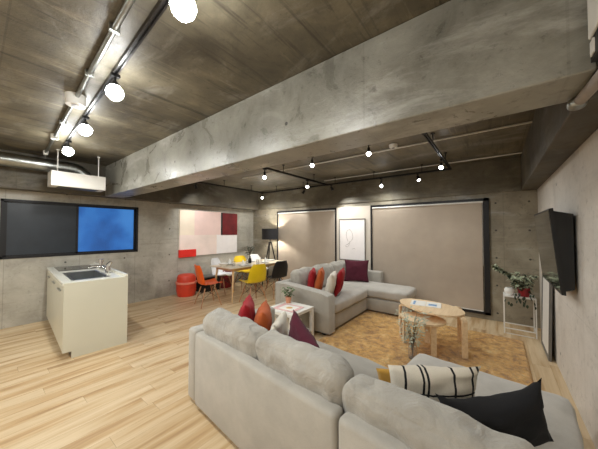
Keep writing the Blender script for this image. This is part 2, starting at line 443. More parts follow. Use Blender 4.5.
def copy_tree(o, parent=None, loc=None, rz=None, label=None):
    c = o.copy(); COL.objects.link(c)
    if parent: c.parent = parent
    for ch in o.children: copy_tree(ch, c)
    if loc is not None: c.location = loc
    if rz is not None: c.rotation_euler = (c.rotation_euler[0], c.rotation_euler[1], rz)
    if label: c['label'] = label
    return c
def struct(o): o['kind'] = 'structure'; return o
def paint(o, mat): 
    o.data.materials[0] = M[mat]

# ------------------------------------------------------------------ room shell
XL, XR, YF, YN, ZC, ZB = -6.0, .52, 5.4, -2.6, 2.71, 2.145
struct(MB().box((XL-.2, YN-.2, -.12), (XR+.2, YF+.2, 0)).build('floor', 'floor'))
struct(MB().box((XL-.2, YN-.2, ZC), (XR+.2, YF+.2, ZC+.15)).build('ceiling', 'ceil'))
wy0, wy1, wz0, wz1 = .26, 2.16, 1.065, 2.0
w = MB()
w.box((XL-.2, YN-.2, 0), (XL, wy0, ZC)).box((XL-.2, wy1, 0), (XL, YF+.2, ZC)).box((XL-.2, wy0, 0), (XL, wy1, wz0)).box((XL-.2, wy0, wz1), (XL, wy1, ZC))
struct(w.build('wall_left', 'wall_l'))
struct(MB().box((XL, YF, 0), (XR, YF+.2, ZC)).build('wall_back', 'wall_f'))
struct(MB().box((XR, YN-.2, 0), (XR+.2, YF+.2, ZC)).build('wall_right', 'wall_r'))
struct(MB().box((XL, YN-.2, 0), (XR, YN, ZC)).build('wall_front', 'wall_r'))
struct(MB().box((-5.75, 1.51, ZB), (.33, 1.82, ZC), .006, 1).build('ceiling_beam', 'beam'))
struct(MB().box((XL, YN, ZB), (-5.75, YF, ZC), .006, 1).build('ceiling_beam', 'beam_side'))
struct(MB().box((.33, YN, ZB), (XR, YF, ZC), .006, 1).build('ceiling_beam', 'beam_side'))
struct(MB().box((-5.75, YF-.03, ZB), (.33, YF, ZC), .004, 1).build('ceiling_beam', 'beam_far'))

# sliding window in the left wall
fw = .035
w = MB()
for a, b in (((wy0, wz0), (wy1, wz0+fw)), ((wy0, wz1-fw), (wy1, wz1)), ((wy0, wz0), (wy0+fw, wz1)), ((wy1-fw, wz0), (wy1, wz1))):
    w.box((XL-.07, a[0], a[1]), (XL+.01, b[0], b[1]))
w1 = struct(w.build('window_1', 'frame', origin=(XL, 1.21, wz0)))
w1['_o'] = tuple(w1.location)
w = MB(); ym = 1.17
for y0, y1, xx in ((wy0+fw, ym+.02, -.035), (ym-.02, wy1-fw, -.06)):
    w.box((XL+xx, y0, wz0+fw), (XL+xx+.02, y0+.035, wz1-fw)).box((XL+xx, y1-.035, wz0+fw), (XL+xx+.02, y1, wz1-fw))
    w.box((XL+xx, y0, wz0+fw), (XL+xx+.02, y1, wz0+fw+.02)).box((XL+xx, y0, wz1-fw-.02), (XL+xx+.02, y1, wz1-fw))
w.build('window_sash', 'frame', w1)
MB().box((XL-.03, wy0+fw+.035, wz0+fw+.02), (XL-.024, ym-.015, wz1-fw-.02)).build('dark_pane', 'darkblind', w1)
MB().box((XL-.055, ym+.015, wz0+fw+.02), (XL-.049, wy1-fw-.035, wz1-fw-.02)).build('blue_pane', 'blue', w1)
MB().box((XL-.014, ym-.01, 1.5), (XL+.0, ym+.01, 1.58), .003).build('window_latch', 'blackpl', w1)

# two blind-covered openings in the back wall
def blind_window(idx, x0, x1, lab, lf, rf, gap):
    z0, z1 = .085, 2.06
    w = MB(); y0, y1 = YF-.05, YF
    w.box((x0, y0, z1-.045), (x1, y1, z1)).box((x0, y0, z0-.0), (x1, y1, z0+.04)).box((x0, y0, z0), (x0+lf, y1, z1)).box((x1-rf, y0, z0), (x1, y1, z1))
    f = struct(w.build('window_%d' % idx, 'frame'))
    b = thing('roller_blind', lab, 'blind', ((x0+x1)/2, YF-.06, z0))
    xa, xb = x0+lf, x1-rf
    m = MB(); m.smooth = False
    n = 24
    m.box((xa+.003, YF-.036, z0+.055), (xb-gap, YF-.033, z1-.06)); m.build('blind_fabric', 'blind', b)
    MB().box((xa+.003, YF-.06, z1-.075), (xb-.003, YF-.028, z1-.047), .006).build('head_rail', 'whitemetal', b)
    MB().box((xa+.003, YF-.040, z0+.042), (xb-gap, YF-.026, z0+.058), .003).build('bottom_bar', 'whitemetal', b)
    MB().tube([(xb-.012, YF-.055, z1-.07), (xb-.012, YF-.055, .9)], .002, 6).build('pull_cord', 'whitemetal', b)
blind_window(2, -4.95, -3.03, 'taupe roller blind in the black frame beside the tripod lamp', .035, .03, .004)
blind_window(3, -2.17, -.09, 'wide taupe roller blind behind the chaise sofa and coffee table', .035, .078, .02)
struct(MB().box((-3.03, YF-.02, 0), (-2.17, YF, 2.06)).build('trim_1', 'panel'))

# framed line drawing
pf = thing('framed_drawing', 'large white framed line drawing on the pale panel between the blinds', 'picture', (-2.6, YF-.03, .83))
x0, x1, z0, z1, y = -2.94, -2.3, .83, 1.78, YF-.02
MB().box((x0+.01, y-.02, z0+.01), (x1-.01, y-.0, z1-.01)).build('drawing_sheet', 'canvas_w', pf)
w = MB()
for a, b in (((x0, z0), (x1, z0+.012)), ((x0, z1-.012), (x1, z1)), ((x0, z0), (x0+.008, z1)), ((x1-.008, z0), (x1, z1))): w.box((a[0], y-.032, a[1]), (b[0], y, b[1]))
w.build('picture_frame', 'grey', pf)
def ctr(pts, n=5):
    out = []
    P = [Vector(p) for p in pts]
    for i in range(len(P)-1):
        a, b, c, d = P[max(i-1, 0)], P[i], P[i+1], P[min(i+2, len(P)-1)]
        for k in range(n):
            t = k/n
            out.append(.5*((2*b)+(-a+c)*t+(2*a-5*b+4*c-d)*t*t+(-a+3*b-3*c+d)*t**3))
    return out+[P[-1]]
w = MB()
w.tube(ctr([(-2.72, y-.022, 1.25), (-2.76, y-.022, 1.40), (-2.74, y-.022, 1.50), (-2.67, y-.022, 1.53), (-2.61, y-.022, 1.44), (-2.60, y-.022, 1.33), (-2.66, y-.022, 1.26), (-2.72, y-.022, 1.2), (-2.76, y-.022, 1.18)]), .003, 5)
w.tube(ctr([(-2.8, y-.022, 1.16), (-2.74, y-.022, 1.13), (-2.70, y-.022, 1.17), (-2.67, y-.022, 1.22)]), .0025, 5)
w.tube(ctr([(-2.62, y-.022, 1.08), (-2.57, y-.022, 1.1), (-2.53, y-.022, 1.09)]), .0025, 5)
w.build('ink_line', 'ink', pf)

# ------------------------------------------------------------------ wall art on the left wall
a = thing('wall_art', 'large abstract panel painting in pink, white and red blocks', 'painting', (XL, 3.9, .88))
ya, yb, za, zb = 3.04, 4.74, .885, 2.01
xx = XL+.03
MB().box((XL, ya+.01, za+.01), (XL+.028, yb-.01, zb-.01)).build('stretcher_frame', 'oak', a)
MB().box((XL+.002, ya, 1.40), (xx, ya+.38, zb)).build('cream_block', plain('cream_block_paint', srgb(244, 228, 208), .8, var=.03, scale=3), a)
MB().box((XL+.002, ya+.38, 1.40), (xx, ya+1.16, zb)).build('blush_block', 'canvas_b', a)
MB().box((XL+.002, ya, za), (xx, ya+1.02, 1.40)).build('pink_block', 'canvas_a', a)
MB().box((XL+.002, ya+1.02, za), (xx, yb, 1.40)).build('white_block', 'canvas_w', a)
MB().box((XL+.002, ya+1.17, 1.39), (xx+.012, yb, zb-.01)).build('dark_red_block', 'canvas_d', a)
MB().box((XL+.002, ya+1.155, 1.39), (xx+.014, ya+1.195, zb-.01)).build('black_edge', 'blackpl', a)
MB().box((XL+.002, ya-.01, za-.02), (xx+.02, ya+.42, za+.16)).build('scarlet_block', 'canvas_r', a)

# ------------------------------------------------------------------ kitchen unit
k = thing('kitchen_counter', 'freestanding white kitchen counter with sink under the hood', 'kitchen counter', (-4.9, 1.03, 0))
kx0, kx1, ky0, ky1 = -5.96, -3.985, .69, 1.31
sx0, sx1, sy0, sy1 = -4.95, -4.16, .78, 1.12
MB().box((kx0, ky0, .08), (kx1-.02, ky1, .66)).box((kx0, ky0, .66), (sx0-.01, ky1, .855)).box((sx1+.01, ky0, .66), (kx1-.02, ky1, .855)).box((sx0-.01, ky0, .66), (sx1+.01, sy0-.01, .855)).box((sx0-.01, sy1+.01, .66), (sx1+.01, ky1, .855)).build('cabinet_body', 'kit', k)
MB().prism([(ky0-.02, .08), (ky0+.06, .08), (ky0+.06, 0), (ky1, 0), (ky1, .885), (ky0-.02, .885)], 'x', kx1-.02, kx1).build('end_panel', 'kit', k)
MB().box((kx0+.02, ky0+.06, 0), (kx1-.02, ky1, .08)).build('plinth', 'grey', k)
nd = 3; dw = (kx1-.02-kx0)/nd
for i in range(nd):
    d = MB().box((kx0+i*dw+.002, ky0-.02, .085), (kx0+(i+1)*dw-.002, ky0, .85), .002).build('cabinet_door', 'kit', k)
    MB().box((kx0+i*dw+.2, ky0-.04, .765), (kx0+i*dw+.44, ky0-.021, .777), .002).build('door_handle', 'steel', d)
tx0, tx1, ty0, ty1 = kx0-.01, kx1-.0205, ky0-.03, ky1
w = MB()
w.box((tx0, ty0, .857), (sx0, ty1, .887), .002).box((sx1, ty0, .857), (tx1, ty1, .887), .002).box((sx0, ty0, .857), (sx1, sy0, .887)).box((sx0, sy1, .857), (sx1, ty1, .887))
w.build('worktop', 'worktop', k)
MB().box((tx0, ty1-.03, .887), (tx1+.02, ty1, .92), .005).build('back_ledge', 'worktop', k)
w = MB(); zt = .889
w.box((sx0, sy0, .70), (sx1, sy1, .704)).box((sx0, sy0, .70), (sx0+.004, sy1, zt)).box((sx1-.004, sy0, .70), (sx1, sy1, zt)).box((sx0, sy0, .70), (sx1, sy0+.004, zt)).box((sx0, sy1-.004, .70), (sx1, sy1, zt))
for lo, hi in (((sx0-.025, sy0-.025), (sx1+.025, sy0+.004)), ((sx0-.025, sy1-.004), (sx1+.025, sy1+.025)), ((sx0-.025, sy0), (sx0+.004, sy1)), ((sx1-.004, sy0), (sx1+.025, sy1))):
    w.box((*lo, .887), (*hi, .892))
w.build('sink_basin', 'steel', k)
MB().cone((-4.5, .95, .704), (-4.5, .95, .71), .05, .045).build('sink_drain', 'chrome', k)
f = MB().cone((-4.52, 1.2, .887), (-4.52, 1.2, 1.0), .032, .028).build('tap_body', 'chrome', k, auto=True)
MB().tube(ctr([(-4.52, 1.2, .94), (-4.56, 1.12, .985), (-4.62, 1.04, .99), (-4.64, 1.0, .965)]), .016).build('spout', 'chrome', f, auto=True)
MB().cone((-4.52, 1.2, 1.0), (-4.5, 1.23, 1.05), .03, .02).build('lever', 'chrome', f, auto=True)
f2 = MB().cone((-5.05, 1.22, .887), (-5.05, 1.22, 1.0), .028, .024).cone((-5.05, 1.22, 1.0), (-5.05, 1.22, 1.05), .036, .036).tube([(-5.05, 1.22, .95), (-4.8, 1.21, .955), (-4.54, 1.2, .95)], .012).build('tap_body', 'chrome', k, auto=True)
hb = MB().box((-5.85, .74, .887), (-5.25, 1.2, .894), .002).build('cooktop', 'glassblk', k)
for bx, by, r in ((-5.7, .97, .09), (-5.4, .97, .075)):
    MB().lathe([(r, 0), (r, .002), (r-.006, .002), (r-.006, 0)], (bx, by, .894), 32).build('heating_ring', 'grey', hb)

k.rotation_euler = (0, 0, R(-3.5)); k.location.x += .024; k.location.y += .055
# ------------------------------------------------------------------ hood, duct
h = thing('range_hood', 'white slab range hood hung on rods over the kitchen counter', 'range hood', (-5.24, 1.01, 2.17))
MB().box((-5.38, .69, 2.17), (-5.1, 1.345, 2.39), .004).build('hood_body', 'white', h)
MB().box((-5.35, .78, 2.163), (-5.13, 1.26, 2.1695), .002).build('filter_panel', 'grey', h)
for yy in (.76, 1.25):
    MB().tube([(-5.12, yy, 2.39), (-5.12, yy, ZC)], .007, 8).cone((-5.12, yy, ZC-.012), (-5.12, yy, ZC), .02).build('hanging_rod', 'whitemetal', h, auto=True)
dz = 2.52
pts = [(-5.5, -2.5, dz), (-5.5, -1, dz), (-5.5, .3, dz), (-5.5, .95, dz)]
d = thing('ventilation_duct', 'silver spiral ventilation duct running along the side beam', 'duct', (-5.5, 0, dz-.1))
w = MB().tube(pts+[(-5.5, 1.02, dz-.005), (-5.5, 1.09, dz-.03), (-5.5, 1.14, dz-.075), (-5.5, 1.15, dz-.2)], .1, 24); w.build('duct_pipe', 'galv', d, auto=True)
for yy in (-1.2, .12, .9):
    m = MB().cone((-5.5, yy-.02, dz), (-5.5, yy+.02, dz), .106, seg=24); m.build('duct_clamp', 'steel', d, auto=True)

# ------------------------------------------------------------------ tracks and conduits
def conduit(name, pts, r, mat, label, boxes=()):
    t = thing(name, label, 'conduit' if 'pipe' in name or 'conduit' in name else 'track', Vector(pts[0]))
    MB().tube(pts, r, 10).build('pipe_run', mat, t, auto=True)
    return t
CY = lambda x: .39+(.32-x)*.27/5.67
t = conduit('ceiling_conduit', [(.32, .39, 2.685), (-5.35, .66, 2.685)], .017, 'galv', 'silver conduit pipe along the ceiling above the kitchen, with junction boxes')
for x_, s_ in ((-2.95, .075), (-4.35, .04), (-5.35, .03)):
    MB().cone((x_, CY(x_), ZC), (x_, CY(x_), ZC-.09 if s_ > .05 else ZC-.06), s_, s_*.92, 20).build('junction_box', 'whitemetal', t, auto=True)
MB().lathe([(.0, 0), (.03, 0), (.03, -.004), (.0, -.004)], (-2.95, CY(-2.95), ZC-.091), 20).build('speaker_grille', 'grey', t)
for x_ in (-.5, -1.75, -2.4, -3.7): MB().box((x_-.01, CY(x_)-.028, 2.664), (x_+.01, CY(x_)+.028, ZC), .003).build('pipe_clip', 'galv', t)
MB().tube(ctr([(-5.35, .66, 2.66), (-5.37, .65, 2.6), (-5.42, .64, 2.625)]), .008, 8).build('cable_tail', 'grey', t)

def rail(p0, p1, label, hang=False, size=(.034, .03)):
    p0 = Vector(p0); p1 = Vector(p1)
    t = thing('lighting_track', label, 'lighting track', (p0+p1)/2)
    lo = [min(a, b) for a, b in zip(p0, p1)]; hi = [max(a, b) for a, b in zip(p0, p1)]
    ax = 0 if abs(p1.x-p0.x) > abs(p1.y-p0.y) else 1
    o = 1-ax
    lo[o] -= size[0]/2; hi[o] += size[0]/2; z = p0.z
    a = list(lo); b = list(hi)
    w = MB()
    a[2] = z; b[2] = z+size[1]; 
    # U shaped channel: top web and two flanges
    w.box((a[0], a[1], z+size[1]*.6), (b[0], b[1], z+size[1]))
    for s in (0, 1):
        c, e = list(a), list(b)
        if s: c[o] = hi[o]-size[0]*.3
        else: e[o] = lo[o]+size[0]*.3
        w.box((c[0], c[1], z), (e[0], e[1], z+size[1]*.7))
    w.build('channel', 'trackm' if not hang else 'black', t)
    for q in (p0, p1):
        c = [q.x, q.y]; dd = size[0]/2+.003
        MB().box((c[0]-dd, c[1]-dd, z-.002), (c[0]+dd, c[1]+dd, z+size[1]+.002)).build('end_cap', 'black', t)
    if hang:
        L = (p1-p0).length; n = max(2, int(L/1.0)+1)
        for i in range(n):
            q = p0+(p1-p0)*((i+.5)/n)
            MB().tube([(q.x, q.y, z+size[1]), (q.x, q.y, ZC)], .006, 8).cone((q.x, q.y, ZC-.01), (q.x, q.y, ZC), .025).build('suspension_rod', 'black', t, auto=True)
    return t
rail((.3, .64, 2.68), (-4.85, .64, 2.68), 'dark lighting track beside the silver conduit above the kitchen').rotation_euler = (0, 0, -.052)
TY = lambda x: .64-.052*(x+2.275)
ZT = 2.55
rail((-2.5, 3.26, 2.68), (-1.25, 3.26, 2.68), 'short black track on the ceiling just beyond the big concrete beam')
rail((-3.06, 2.98, ZT), (-3.06, 4.96, ZT), 'black track from the big beam to the blind wall, over the far sofa', True)
rail((-.6, 2.98, ZT), (-.6, 4.96, ZT), 'black track crossing toward the wide blind near the side beam', True)
rail((-5.1, 5.0, ZT), (-.6, 5.0, ZT), 'long black track parallel to the wall above both blinds', True)
rail((-5.12, 2.4, ZT), (-5.12, 4.96, ZT), 'black track along the painting wall above the dining table', True)
conduit('ceiling_conduit', [(.33, 3.72, 2.69), (-4.5, 3.72, 2.69)], .011, 'whitemetal', 'thin white conduit across the ceiling beyond the big beam')
conduit('ceiling_conduit', [(.33, 5.1, 2.69), (-3.2, 5.1, 2.69)], .011, 'whitemetal', 'thin white conduit across the ceiling near the blind wall')
sd = thing('smoke_detector', 'small white disc detector on the ceiling beyond the beam', 'smoke detector', (-1.12, 3.66, ZC-.04))
MB().lathe([(0, -.045), (.04, -.045), (.055, -.03), (.06, 0), (0, 0)], (-1.12, 3.6, ZC), 24).build('detector_body', 'whitemetal', sd, auto=True)
MB().lathe([(0, -.05), (.02, -.05), (.02, -.045), (0, -.045)], (-1.12, 3.6, ZC), 16).build('sensor_cap', 'grey', sd)

def bulb_light(parent, off, power):
    L = bpy.data.lights.new('bulb_glow', 'SPOT'); L.energy = power; L.color = WARM[:3]; L.shadow_soft_size = .02
    L.spot_size = R(178); L.spot_blend = .6
    o = bpy.data.objects.new('bulb_glow', L); COL.objects.link(o); o.parent = parent; o.location = off
def spot(loc, bulb_r, drop, mat, label, sock='black', tilt=None, lit=True, power=None):
    """lamp on a track: adapter, stem, socket, bulb"""
    power = power or (14 if bulb_r > .05 else 11)
    t = thing('track_lamp', label, 'spotlight', loc, 'track lamps')
    x, y, z = loc
    MB().box((x-.018, y-.03 if tilt is None else y-.02, z-.022), (x+.018, y+.03 if tilt is None else y+.02, z+.003), .003).build('track_adapter', sock, t)
    if tilt is None:
        MB().cone((x, y, z-.022), (x, y, z-drop*.45), .008).build('lamp_stem', sock, t, auto=True)
        MB().cone((x, y, z-drop*.4), (x, y, z-drop+bulb_r*.7), .018, max(.02, bulb_r*.55), 16).build('socket', sock, t, auto=True)
        c = (x, y, z-drop)
        r = bulb_r
        MB().lathe([(0, -r), (r*.5, -r*.87), (r*.85, -r*.5), (r, 0), (r*.88, r*.45), (r*.6, r*.8), (0, r*.9)], c, 24).build('bulb', mat, t, auto=True)
        bulb_light(t, (0, 0, -drop-r-.012), power)
    else:
        d = Vector(tilt).normalized(); p = Vector((x, y, z-.06))
        MB().cone((x, y, z-.02), p, .007).build('lamp_stem', sock, t, auto=True)
        MB().cone(p-d*.02, p+d*.07, .022, .034, 16).build('lamp_head', sock, t, auto=True)
        sl = bpy.data.lights.new('lamp_beam', 'SPOT'); sl.energy = 26 if not lit else 12; sl.color = WARM[:3]; sl.spot_size = R(100); sl.spot_blend = .9; sl.shadow_soft_size = .02
        so = bpy.data.objects.new('lamp_beam', sl); COL.objects.link(so); so.parent = t; so.location = Vector((0, 0, -.06))+d*.1; so.rotation_euler = d.to_track_quat('-Z', 'Y').to_euler()
        if lit: MB().cone(p+d*.068, p+d*.078, .028, .022, 14).build('bulb', mat, t)
    return t
NB = 'bulb'
for i, (x_, lab) in enumerate(((-1.13, 'bulb nearest the camera on the kitchen ceiling track'), (-2.25, 'glowing bulb on the kitchen track, second from the camera'),
        (-3.33, 'glowing bulb on the kitchen track, third from the camera'), (-4.4, 'glowing bulb on the kitchen track, last before the range hood'))):
    spot((x_, TY(x_), 2.68), .058, .14, NB, lab)
0 and spot((-.1, TY(-.1), 2.68), .058, .14, NB, 'bulb on the kitchen track, above the camera')
for (x_, y_, z_, dr, lab) in (
    (-2.27, 3.26, 2.68, .15, 'glowing bulb near the inner end of the short track past the beam'),
    (-1.34, 3.26, 2.68, .14, 'glowing bulb by the detector on the short track past the beam'),
    (-3.06, 3.0, ZT, .15, 'bulb on a stem at the beam end of the track over the far sofa'),
    (-3.075, 4.24, ZT, .13, 'bulb halfway along the track over the far sofa'),
    (-5.12, 4.93, ZT, .13, 'bulb in the track corner above the tripod lamp'),
    (-1.8, 5.0, ZT, .15, 'small bulb over the wide blind on the long wall track'),
    (-.62, 4.2, ZT, .12, 'bulb on the track that crosses near the side beam')):
    spot((x_, y_, z_), .029, dr, 'bulb_far', lab)
spot((-1.12, 5.0, ZT), .03, .1, 'bulb_far', 'lit black spotlight tilted down over the wide blind', tilt=(.3, -.3, -.8))
spot((-3.72, 5.0, ZT), .03, .1, 'bulb_far', 'small black spotlight turned toward the narrow blind', tilt=(-.7, .1, -.8), lit=False)
spot((-2.95, 5.0, ZT), .03, .1, 'bulb_far', 'small black spotlight where the two far tracks meet', tilt=(.45, .32, -1), lit=False)
spot((-5.12, 2.95, ZT), .03, .1, 'bulb_far', 'small black spotlight on the track by the painting wall', tilt=(-.8, .75, -1.1), lit=False)
# track behind the photographer, same fittings
rail((.3, -1.3, 2.68), (-4.9, -1.3, 2.68), 'dark lighting track on the ceiling behind the photographer')
for x_ in (-.7, -1.9, -3.3, -4.6): spot((x_, -1.3, 2.68), .058, .14, NB, 'bulb on the track behind the photographer', power=26)

# white box and pipe at the side beam
eb = thing('electrical_box', 'white wall box on the side beam where the big beam ends', 'electrical box', (.29, 1.4, 2.24))
MB().box((.295, 1.12, 2.24), (.33, 1.46, 2.68), .006).build('box_body', 'white', eb)
MB().box((.30, 1.36, 2.15), (.33, 1.46, 2.235), .003).build('breaker_switch', 'blackpl', eb)
MB().box((.295, 1.40, 2.165), (.301, 1.44, 2.22), .001).build('switch_lever', 'white', eb)
pp = thing('wrapped_pipe', 'grey wrapped pipe with a lumpy fitting under the side beam', 'pipe', (.34, 1.7, 2.1))
MB().tube(ctr([(.36, 1.2, 2.1205), (.352, 1.35, 2.1205), (.345, 1.5, 2.1205), (.335, 1.65, 2.1205), (.325, 1.76, 2.12)]), .024, 12).build('pipe_run', 'putty', pp, auto=True)
MB().soft((.318, 1.78, 2.115), (.07, .07, .056), 5, .5, 0, .004, 3).build('pipe_fitting', 'galv', pp)

# ------------------------------------------------------------------ dining area
dt = thing('dining_table', 'pale wooden dining table laid with white tableware', 'table', (-4.7, 4.15, 0))
tx0, tx1, ty0, ty1 = -5.1, -4.3, 3.3, 5.02
MB().prism([(tx0+.04, .70), (tx1-.04, .70), (tx1, .713), (tx1, .722), (tx0, .722), (tx0, .713)], 'y', ty0, ty1).build('tabletop', 'tabletop', dt)
MB().box((tx0+.1, ty0+.12, .64), (tx1-.1, ty0+.14, .70)).box((tx0+.1, ty1-.14, .64), (tx1-.1, ty1-.12, .70)).box((tx0+.1, ty0+.12, .64), (tx0+.12, ty1-.12, .70)).box((tx1-.12, ty0+.12, .64), (tx1-.1, ty1-.12, .70)).build('apron', 'oak', dt)
for sx, sy in ((0, 0), (1, 0), (0, 1), (1, 1)):
    px, py = (tx0, tx1)[sx], (ty0, ty1)[sy]; dx, dy = (1-2*sx), (1-2*sy)
    MB().cone((px+dx*.06, py+dy*.05, 0), (px+dx*.12, py+dy*.12, .70), .014, .026, 14).build('leg', 'oak', dt, auto=True)

def make_chair(shell):
    t = thing('dining_chair', '', 'chair')
    m = MB(); nu, nv = 16, 26
    prof = []
    for j in range(nv+1):
        s = j/nv
        if s < .5:
            q = s/.5; y = .21-q*.36; z = .43-.028*math.sin(q*PI*.9)+.012*(1-q) - (.03*(1-q/.12)**2 if q < .12 else 0); w_ = .225-.02*(1-q)**2
        elif s < .65:
            q = (s-.5)/.15; ang = q*PI/2*.86; y = -.15-.065*math.sin(ang); z = .425+.075*(1-math.cos(ang)); w_ = .225
        else:
            q = (s-.65)/.35; y = -.213-.075*q; z = .495+.33*q; w_ = .225-.015*q-.07*q**4
        prof.append((y, z, w_, s))
    G = []
    for y, z, w_, s in prof:
        row = []
        for i in range(nu+1):
            u = -1+2*i/nu
            up = .045*abs(u)**2.4 if s < .58 else 0
            fwd = .055*abs(u)**2.4 if s >= .5 else .055*abs(u)**2.4*max(0, (s-.42)/.08) if s > .42 else 0
            if s > .5: up *= max(0, 1-(s-.5)/.08)
            row.append(m.b.verts.new((u*w_, y+fwd, z+up)))
        G.append(row)
    for a, b in zip(G, G[1:]):
        for i in range(nu): m.b.faces.new((a[i], a[i+1], b[i+1], b[i]))
    bmesh.ops.recalc_face_normals(m.b, faces=m.b.faces)
    bmesh.ops.solidify(m.b, geom=m.b.faces[:], thickness=.008)
    m.build('seat_shell', shell, t, auto=True)
    for sx, sy in ((-1, -1), (1, -1), (-1, 1), (1, 1)):
        MB().cone((sx*.215, sy*.20-.02, 0), (sx*.13, sy*.10-.02, .36), .009, .014, 12).build('leg', 'legwood', t, auto=True)
    w = MB(); L = lambda sx, sy, f: Vector((sx*(.215-.085*f), sy*(.2-.1*f)-.02, .36*f))
    for sx, sy in ((-1, -1), (1, -1), (-1, 1), (1, 1)):
        w.tube([L(sx, sy, .98), (sx*.09, sy*.07-.02, .405)], .005, 6)
    for s in (-1, 1):
        w.tube([L(s, -1, .42), L(s, 1, .95)], .0035, 6); w.tube([L(s, 1, .42), L(s, -1, .95)], .0035, 6)
        w.tube([L(-1, s, .42), L(1, s, .95)], .0035, 6); w.tube([L(1, s, .42), L(-1, s, .95)], .0035, 6)
        w.tube([(s*.09, -.12, .403), (s*.09, .08, .403)], .005, 6)
    w.build('wire_bracing', 'black', t)
    return t
c0 = make_chair('orange')
G_ = 'moulded shell dining chairs'
def chair(mat, loc, rz, label, first=None):
    c = c0 if first else copy_tree(c0)
    c.location = loc; c.rotation_euler = (0, 0, rz); c['label'] = label; c['group'] = G_
    if not first:
        for ch in c.children:
            if ch.name.startswith('seat_shell'):
                ch.data = ch.data.copy(); ch.data.materials[0] = M[mat]
    return c
chair('orange', (-4.66, 3.0, 0), R(-14), 'orange moulded shell chair at the end of the dining table', True)
chair('yellow', (-4.08, 3.66, 0), R(82), 'yellow shell chair with its back toward the sofas')
chair('blackshell', (-4.08, 4.36, 0), R(80), 'black moulded shell chair at the lamp end of the table')
chair('whitepl', (-5.30, 3.80, 0), R(-66), 'white shell chair on the painting side, nearest the orange one')
chair('yellow', (-5.28, 4.45, 0), R(-95), 'yellow shell chair on the painting side of the table')
chair('whitepl', (-5.3, 4.98, 0), R(-95), 'white shell chair across from the black one, near the tripod lamp')

def plate(loc, r, label):
    o = MB().lathe([(0, .002), (r*.6, .002), (r*.65, 0), (r*.7, .003), (r, .018), (r, .021), (r*.68, .008), (0, .006)], loc, 28).build('dinner_plate', 'ceramic', auto=True)
    return tag(o, label, 'plate', 'white dinner plates on the table')
T = .7225
for (x_, y_, l) in ((-4.5, 3.75, 'white plate in front of the near yellow chair'), (-4.5, 4.45, 'white plate in front of the black chair'), (-4.92, 3.7, 'white plate in front of the first white chair'),
                    (-4.92, 4.35, 'white plate in front of the far yellow chair'), (-4.7, 4.82, 'white plate at the lamp end of the table')):
    plate((x_, y_, T), .125, l)
g0 = MB().lathe([(0, .004), (.03, .004), (.036, .11), (.038, .11), (.033, 0), (0, 0)], (0, 0, 0), 20).build('water_glass', 'glass', origin=(0, 0, 0), auto=True)
gl = [(-4.62, 3.58, 'clear tumbler at the orange chair end of the table'), (-4.68, 4.02, 'clear tumbler in the middle, beside the leafy vase'), (-4.8, 4.6, 'clear tumbler toward the tripod lamp'), (-4.42, 4.12, 'clear tumbler at the sofa edge of the table')]
for i, (x_, y_, l) in enumerate(gl):
    o = g0 if i == 0 else copy_tree(g0)
    o.location = (x_, y_, T); tag(o, l, 'glass', 'clear tumblers on the table')
n0 = MB().lathe([(0, .13), (.018, .10), (.04, .03), (.045, 0), (0, 0)], (0, 0, 0), 9).build('folded_napkin', 'napkin', origin=(0, 0, 0))
for i, (x_, y_, l) in enumerate(((-4.5, 3.75, 'white cone napkin on the plate by the near yellow chair'), (-4.92, 3.7, 'white cone napkin on the plate by the white chair'), (-4.92, 4.35, 'white cone napkin on the far yellow chair plate'), (-4.5, 4.45, 'white cone napkin on the black chair plate'))):
    o = n0 if i == 0 else copy_tree(n0)
    o.location = (x_, y_, T+.009); tag(o, l, 'napkin', 'white folded napkins')
o = MB().lathe([(0, .004), (.05, .004), (.11, .06), (.115, .06), (.06, 0), (0, 0)], (-4.78, 3.44, T), 28).build('serving_bowl', 'ceramic', auto=True)
tag(o, 'wide white serving bowl near the orange chair', 'bowl')

def foliage(m, base, n, r, h, l, w, droop=.4, seed=1, lean=(0, 0)):
    rd = random.Random(seed)
    for i in range(n):
        a = rd.uniform(0, 2*PI); k = rd.uniform(.1, 1)**.6; hh = rd.uniform(.15, 1)
        p = (base[0]+lean[0]*hh+r*k*math.cos(a)*(.4+.6*hh), base[1]+lean[1]*hh+r*k*math.sin(a)*(.4+.6*hh), base[2]+h*hh)
        d = (math.cos(a)+rd.uniform(-.5, .5), math.sin(a)+rd.uniform(-.5, .5), rd.uniform(-.2, .8))
        m.leaf(p, d, l*rd.uniform(.6, 1.2), w*rd.uniform(.7, 1.2), droop)
def stems(m, base, n, r, h, rad, seed=1, lean=(0, 0)):
    rd = random.Random(seed); 
    for i in range(n):
        a = rd.uniform(0, 2*PI); k = rd.uniform(.3, .9); hh = rd.uniform(.6, 1)
        e = (base[0]+lean[0]*hh+r*k*math.cos(a), base[1]+lean[1]*hh+r*k*math.sin(a), base[2]+h*hh)
        mid = (base[0]+lean[0]*.3+(e[0]-base[0])*.3, base[1]+lean[1]*.3+(e[1]-base[1])*.3, base[2]+h*hh*.55)
        m.tube(ctr([base, mid, e], 4), rad, 5)
v = thing('leafy_vase', 'dark bottle vase of green leaves on the dining table', 'vase', (-4.72, 4.14, T))
MB().lathe([(0, 0), (.038, 0), (.042, .05), (.034, .1), (.016, .14), (.018, .17), (.012, .17), (.01, .14), (0, .13)], (-4.72, 4.14, T), 20).build('vase_body', 'blackpl', v, auto=True)
m = MB(); stems(m, (-4.72, 4.14, T+.14), 9, .12, .26, .003, 4); m.build('stems', 'stem', v)
m = MB(); foliage(m, (-4.72, 4.14, T+.17), 110, .13, .24, .07, .028, .3, 5); m.build('foliage', 'darkleaf', v)

